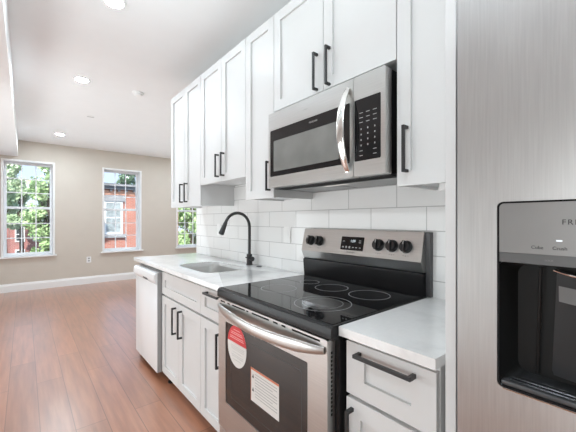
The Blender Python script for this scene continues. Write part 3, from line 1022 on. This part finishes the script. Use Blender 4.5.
cs = obj('control_section', bm, 'steelH', t, smooth=30)
kp = obj('keypad', bx(MX + .0015, MX + .014, .7285, .8605, 1.5255, 1.7885), 'glassblack', cs, smooth=0)
bm = bmesh.new()
xk = MX + .0015
for r_i in range(3):
    for c in range(3):
        yy = .826 - c * .034; zz = 1.728 - r_i * .020
        box(bm, xk - .0003, xk, yy - .009, yy + .009, zz - .0012, zz + .0012)
for r_i in range(4):
    for c in range(3):
        yy = .826 - c * .034; zz = 1.660 - r_i * .023
        box(bm, xk - .0003, xk, yy - .0022, yy + .0022, zz - .0034, zz + .0034)
for r_i in range(2):
    for c in (0, 2):
        yy = .826 - c * .034; zz = 1.568 - r_i * .020
        box(bm, xk - .0003, xk, yy - .008, yy + .008, zz - .0011, zz + .0011)
obj('key_lettering', bm, 'keygrey', kp, smooth=0)
# bowed handle
bm = bmesh.new()
N = 28; path, sc = [], []
for k in range(N + 1):
    s = k / N
    zz = MZ1 - .036 - s * (MZ1 - MZ0 - .062)
    bow = math.sin(math.pi * s) ** .8
    path.append((MX - .001 - .052 * bow, .897 , zz))
    sc.append(.75 + .25 * math.sin(math.pi * s))
def mprof(i):
    w_, h_ = .0075, .0205 * sc[i]
    return [(w_ * math.cos(a), h_ * math.sin(a), 0) for a in [2 * math.pi * k / 16 for k in range(16)]]
sweep(bm, path, mprof)
for zz in (MZ1 - .042, MZ0 + .032):
    box(bm, MX - .008, MX + .002, .887, .907, zz - .012, zz + .012, .003)
obj('handle', bm, 'chrome', dr)
# underside
bm = bmesh.new(); box(bm, MX + .045, XW - .012, MY0 + .004, MY1 - .002, MZ0 - .004, MZ0 + .0038)
un = obj('bottom_plate', bm, 'blackplastic', t, smooth=0)
obj('front_shade_strip', bx(MX + .0445, 1.215, MY0 + .0045, MY1 - .0025, MZ0 - .0046, MZ0 - .0042), 'darkgap', un, smooth=0)  # flat dark strip standing in for the shade of a recess
for (a, b_) in ((.735, 1.085), (1.105, 1.455)):
    bm = bmesh.new(); box(bm, 1.217, 1.41, a, b_, MZ0 - .0065, MZ0 - .0042)
    obj('grease_filter', bm, 'filter', un, smooth=0)
obj('task_lamp', bx(1.222, 1.25, 1.02, 1.17, MZ0 - .0075, MZ0 - .0066), 'hoodlamp', un, smooth=0)

# ------------------------------------------------------------------ refrigerator
FXF = 0.70
FY1 = 0.285
t = thing('refrigerator', (1.08, -.17, 0), 'stainless side-by-side refrigerator with a black ice dispenser, at the right edge', 'refrigerator')
obj('cabinet_body', bx(FXF + .075, 1.42, FY1 - .905, FY1 - .004, .02, 1.755, .004), 'charcoal', t, smooth=0)
obj('toe_grille', bx(FXF + .03, FXF + .074, FY1 - .90, FY1 - .01, .02, .075), 'charcoal', t, smooth=0)
# freezer door with the dispenser opening
DY0, DY1, DZa, DZb = -.030, .2095, .957, 1.3105
bm = bmesh.new()
sec = .062
plate(bm, rrect(FY1 - .395, .085, FY1 - .0005, 1.775, .004, 3), [rrect(DY0, DZa, DY1, DZb, .010, 5)], xface(FXF + .006), sec - .006)
fd = obj('freezer_door', bm, 'steelV', t, smooth=30)
# slightly crowned skin with softened left edge
bm = bmesh.new()
plate(bm, rrect(FY1 - .392, .088, FY1 - .0035, 1.772, .004, 3), [rrect(DY0, DZa, DY1, DZb, .010, 5)], xface(FXF), .006)
obj('door_skin', bm, 'steelV', fd, smooth=30)
bm = bmesh.new()
plate(bm, rrect(DY0 + .0002, DZa + .0002, DY1 - .0002, DZb - .0002, .010, 5), [rrect(DY0 + .0035, DZa + .0035, DY1 - .0035, DZb - .0035, .008, 5)], xface(FXF + .001), .012)
dsp = obj('ice_dispenser', bm, 'blackenamel', fd, smooth=30)
bm = bmesh.new()
plate(bm, [(DY0 + .0035, 1.2145), (DY1 - .0035, 1.2145)] + rrect(DY0 + .0035, 1.25, DY1 - .0035, DZb - .0035, .008, 5)[6:18], [], xface(FXF + .0015), .010)
cpf = obj('dispenser_panel', bm, 'panelgrey', dsp, smooth=0)
obj('dispenser_strip', bx(FXF + .0022, FXF + .014, DY0 + .0035, DY1 - .0035, 1.196, 1.2143), 'panelstrip', dsp, smooth=0)
obj('strip_lettering', text_bm('LOCK', .0045, FXF + .0020, .131, 1.2045), 'inkgrey', dsp, smooth=0)
obj('logo_lettering', text_bm('FRIGIDAIRE', .0125, FXF + .0013, .0752, 1.2715, spacing=1.25), 'inkblack', cpf, smooth=0)
for body, yy in (('Cube', .1475), ('Crush', .1165), ('Water', .0835)):
    obj('mode_lettering', text_bm(body, .0080, FXF + .0013, yy, 1.2265), 'inkblack', cpf, smooth=0)
bm = bmesh.new(); plate(bm, rrect(.113, 1.2385, .1215, 1.2412, .0012, 3), [], xface(FXF + .0011), .0006)
obj('indicator_light', bm, 'led', cpf, smooth=0)
# cavity shell (open at the front)
bm = bmesh.new()
cf = rrect(DY0 + .0035, DZa + .0035, DY1 - .0035, 1.196, .008, 4)
cb = rrect(DY0 + .020, DZa + .022, DY1 - .020, 1.190, .02, 4)
A = [bm.verts.new((FXF + .004, a, b_)) for a, b_ in cf]
B = [bm.verts.new((FXF + .055, a, b_)) for a, b_ in cb]
C_ = [bm.verts.new((FXF + .0595, a, b_)) for a, b_ in cb]
D_ = [bm.verts.new((FXF + .0125, a, b_)) for a, b_ in rrect(DY0 + .0005, DZa + .0005, DY1 - .0005, 1.1965, .008, 4)]
loop_side(bm, A, B); bm.faces.new(B); loop_side(bm, D_, A); loop_side(bm, C_, D_); bm.faces.new(C_)
obj('dispenser_cavity', bm, 'dispblack', dsp, smooth=40)
# hanging paddle with curved top and a lever band
bm = bmesh.new()
yc = .065
rows = []
for k in range(15):
    s = k / 14
    z = 1.188 - s * .20
    hw = .060 + .012 * s
    x_ = FXF + .018 + .026 * s
    row_f = []
    for j in range(13):
        u = -1 + 2 * j / 12
        row_f.append(bm.verts.new((x_ + .012 * u * u, yc + hw * u, z - (.010 * (1 - u * u) if k == 0 else 0))))
    rows.append(row_f)
for A, B in zip(rows, rows[1:]):
    for j in range(12):
        bm.faces.new((A[j], A[j + 1], B[j + 1], B[j]))
bmesh.ops.solidify(bm, geom=bm.faces[:], thickness=.004)
pdl = obj('paddle', bm, 'charcoal', dsp, smooth=50)
bm = bmesh.new()
pts = []
for j in range(17):
    u = -1 + 2 * j / 16
    pts.append((FXF + .0155 + .012 * u * u, yc + .064 * u, 1.186 - .010 * (1 - u * u)))
tube(bm, pts, .0022, 8)
obj('paddle_rim', bm, 'chrome', pdl)
bm = bmesh.new()
rows = []
for k in range(2):
    z = 1.158 - .028 * k
    rows.append([bm.verts.new((FXF + .0195 + .002 * k + .012 * (u * u), yc + .058 * u, z - .004 * (1 - abs(u)))) for u in [-1 + 2 * j / 12 for j in range(13)]])
for j in range(12):
    bm.faces.new((rows[0][j], rows[0][j + 1], rows[1][j + 1], rows[1][j]))
bmesh.ops.solidify(bm, geom=bm.faces[:], thickness=.002)
obj('paddle_band', bm, 'grey', pdl, smooth=50)
bm = bmesh.new()
tube(bm, [(FXF + .02, .146, 1.19), (FXF + .035, .152, 1.08), (FXF + .048, .156, .985)], [.003, .003, .003], 10)
obj('side_rail', bm, 'dispblack', dsp)
bm = bmesh.new()
box(bm, FXF + .003, FXF + .050, DY0 + .006, DY1 - .006, DZa + .004, DZa + .013, .002)
obj('drip_tray', bm, 'charcoal', dsp)
for k in range(3):
    bm = bmesh.new(); box(bm, FXF + .010 + k * .013, FXF + .016 + k * .013, DY0 + .018, DY1 - .018, DZa + .0131, DZa + .0155, .0008, 1)
    obj('tray_bar', bm, 'blackenamel', dsp)
bm = bmesh.new()
plate(bm, rrect(DY0 - .0016, DZa - .0016, DY1 + .0016, DZa + .03, .0115, 5)[:1] and
      [(DY0 + .01, DZa - .0022), (DY1 - .01, DZa - .0022), (DY1 - .01, DZa - .0001), (DY0 + .01, DZa - .0001)], [], xface(FXF - .0012), .0011)
obj('bottom_trim', bm, 'chrome', dsp, smooth=0)
def fridge_handle(y, parent):
    bm = bmesh.new()
    box(bm, FXF - .055, FXF - .038, y - .012, y + .012, .62, 1.62, .005)
    for zz in (.66, 1.58):
        box(bm, FXF - .040, FXF - .0004, y - .009, y + .009, zz - .02, zz + .02, .002)
    obj('handle', bm, 'chrome', parent)
fridge_handle(FY1 - .365, fd)
rd = obj('fresh_food_door', bx(FXF, FXF + sec, FY1 - .909, FY1 - .401, .085, 1.775, .004), 'steelV', t, smooth=30)
fridge_handle(FY1 - .432, rd)
for yy in (FY1 - .05, FY1 - .86):
    obj('hinge_cover', bx(FXF + .02, FXF + .11, yy - .025, yy + .025, 1.7755, 1.79, .003), 'charcoal', t)
for xx in (FXF + .12, 1.36):
    for yy in (FY1 - .06, FY1 - .85):
        bm = bmesh.new(); tube(bm, [(xx, yy, .0005), (xx, yy, .0198)], .018, 12)
        obj('foot', bm, 'blackplastic', t)

# ------------------------------------------------------------------ outside
ZG = -4.2
tag(obj('street', bx(-40, 60, YW + 3, 70, ZG - .3, ZG), 'asphalt', smooth=0, loc=(0, 30, ZG)), 'asphalt street and ground below the windows', 'ground')['kind'] = 'structure'

def house_window(parent, y, x0, x1, z0, z1, frame, pane, lintel=None, stool=None, fw=.07, rails=True):
    bm = bmesh.new()
    plate(bm, rrect(x0, z0, x1, z1, 0), [rrect(x0 + fw, z0 + fw, x1 - fw, z1 - fw, 0)], yface(y - .06), .1)
    if rails:
        zm = (z0 + z1) / 2
        box(bm, x0 + fw, x1 - fw, y - .05, y + .03, zm - .035, zm + .035)
    f = obj('window', bm, frame, parent, smooth=0)
    obj('pane', bx(x0 + fw, x1 - fw, y - .03, y - .01, z0 + fw, z1 - fw), pane, f, smooth=0)
    if lintel:
        obj('lintel', bx(x0 - .12, x1 + .12, y - .12, y + .05, z1 + .001, z1 + lintel), 'stone', f, smooth=0)
    if stool:
        obj('sill', bx(x0 - .12, x1 + .12, y - .16, y + .05, z0 - stool, z0 - .001), 'stone', f, smooth=0)

# near brick house across the street (seen in the middle window)
t = thing('brick_house', (5.15, 22.5, ZG), 'orange brick row house with dark cornice seen through the middle window', 'house')
HX0, HX1, HT = 2.75, 7.55, 3.02
obj('wall', bx(HX0, HX1, 20, 25, ZG, HT), 'brickA', t, smooth=0)
obj('brick_band', bx(HX0 - .01, HX1 + .01, 19.97, 20, 2.72, 2.96), 'soldier', t, smooth=0)
bm = bmesh.new()
box(bm, HX0 - .1, HX1 + .1, 19.72, 25.1, HT + .0, HT + .16)
box(bm, HX0 - .2, HX1 + .2, 19.58, 25.2, HT + .16, HT + .30)
for k in range(12):
    xx = HX0 + .1 + k * .4
    box(bm, xx, xx + .12, 19.80, 20, HT - .12, HT)
obj('cornice', bm, 'cornice', t, smooth=0)
for x0 in (3.38, 5.65):
    house_window(t, 20, x0, x0 + .95, .50, 2.35, 'housetrim', 'housepane', .34, .2, .11)
    house_window(t, 20, x0, x0 + .95, -3.0, -1.2, 'stone', 'housepane', .34, .2, .1)

# far red brick row houses (seen in the left window)
def rowhouse(x0, x1, top, brick, label):
    t = thing('row_house', ((x0 + x1) / 2, 40, ZG), label, 'house')
    obj('wall', bx(x0, x1, 36, 46, ZG, top), brick, t, smooth=0)
    bm = bmesh.new(); box(bm, x0, x1, 35.7, 46.05, top, top + .2); box(bm, x0, x1, 35.85, 36, top - .22, top)
    obj('cornice', bm, 'housetrim', t, smooth=0)
    w = (x1 - x0)
    for k in range(2):
        xa = x0 + w * (.14 + .46 * k)
        house_window(t, 36, xa, xa + w * .26, -.60, .72, 'housetrim', 'housedark', None, None, .1)
        house_window(t, 36, xa, xa + w * .26, -2.75, -1.25, 'housetrim', 'housedark', None, None, .12)
rowhouse(-3.6, -1.03, .95, 'brickB', 'red brick row house at the left edge of the left window view')
rowhouse(-1.0, 1.6, 1.02, 'brickB', 'red brick row house with white windows in the middle of the left window view')

def tree(name, x, y, top, crown, leaf, mat, label, trunk_r=.16, leafsize=.14, n=2600, blobs=9, zb=None):
    t = thing(name, (x, y, ZG), label, 'tree')
    rnd = random.Random(hash((round(x, 2), round(y, 2))) & 0xffff)
    bm = bmesh.new()
    zlow = zb if zb is not None else ZG + (top - ZG) * .25
    tube(bm, [(x, y, ZG), (x + .05, y, (ZG + zlow) / 2), (x, y + .05, zlow), (x, y, top - (top - zlow) * .35)], [trunk_r * 1.25, trunk_r, trunk_r * .8, trunk_r * .3], 10)
    cs_ = []
    for k in range(blobs):
        a = rnd.uniform(0, 6.28); rr = crown * math.sqrt(rnd.random()) * .75
        h = rnd.random()
        z = zlow + (top - zlow) * h
        sh = (1 - .55 * abs(h - .4) / .6)
        c = Vector((x + rr * sh * math.cos(a), y + rr * sh * math.sin(a), z))
        cs_.append((c, crown * rnd.uniform(.32, .5)))
        tube(bm, [(x, y, max(zlow - .2, ZG + .3) + (z - zlow) * .45), ((x + c.x) / 2, (y + c.y) / 2, zlow + (z - zlow) * .75), c], [trunk_r * .35, trunk_r * .22, .01], 6)
    obj('trunk', bm, 'bark', t)
    bm = bmesh.new()
    for k in range(n):
        c, r = cs_[rnd.randrange(len(cs_))]
        d = Vector((rnd.gauss(0, 1), rnd.gauss(0, 1), rnd.gauss(0, .8))).normalized() * r * rnd.random() ** .45
        p = c + d
        if p.z > top:
            p.z = top - rnd.random() * .3
        nrm = Vector((rnd.gauss(0, 1), rnd.gauss(0, 1), rnd.gauss(0, 1) + .6)).normalized()
        u = nrm.orthogonal().normalized(); w_ = nrm.cross(u)
        s1 = leafsize * rnd.uniform(.6, 1.3); s2 = s1 * .6
        q = [p + u * s1, p + w_ * s2, p - u * s1, p - w_ * s2]
        bm.faces.new([bm.verts.new(v_) for v_ in q])
    me = bpy.data.meshes.new('foliage'); bm.to_mesh(me); bm.free()
    me.materials.append(M[mat])
    o = bpy.data.objects.new('foliage', me); COL.objects.link(o); o.parent = t
    me.transform(Matrix.Translation(-Vector((x, y, ZG))))

tree('street_tree', 1.3, 27, 5.5, 1.35, 1, 'leafB', 'full green street tree filling the right side of the left window', n=7000, blobs=30, zb=-2.2)
tree('street_tree', -1.1, 30, 5.6, 1.3, 1, 'leafA', 'pale green street tree on the left side of the left window', n=4200, blobs=16, zb=.9)
tree('street_tree', -0.2, 33.2, 4.6, 1.15, 1, 'leafA', 'pale leafy tree in front of the red row houses', n=4200, blobs=16, zb=.9)
tree('street_tree', 1.2, 17, 4.9, .62, 1, 'leafC', 'tall dark tree whose branch tips show at the top right of the left window', n=1100, blobs=8, zb=3.6, leafsize=.08)
tree('garden_tree', 4.1, 31, 5.9, 1.7, 1, 'leafC', 'leafy tree rising behind the roof of the orange brick house', n=3600, blobs=14, zb=1.0)
tree('garden_tree', 8.0, 33.0, 6.0, 1.9, 1, 'leafC', 'leafy tree behind the right end of the orange brick house', n=3600, blobs=14, zb=1.0)
tree('street_tree', 11.6, 27.3, 5.4, 1.9, 1, 'leafB', 'dense green tree seen through the window beside the wall cabinet', n=9000, blobs=34, zb=-3.2, leafsize=.17)
tree('street_tree', 15.0, 33, 5.5, 2.3, 1, 'leafA', 'pale green tree behind the dense one beside the brick house', n=4000, blobs=16, zb=-2.5)
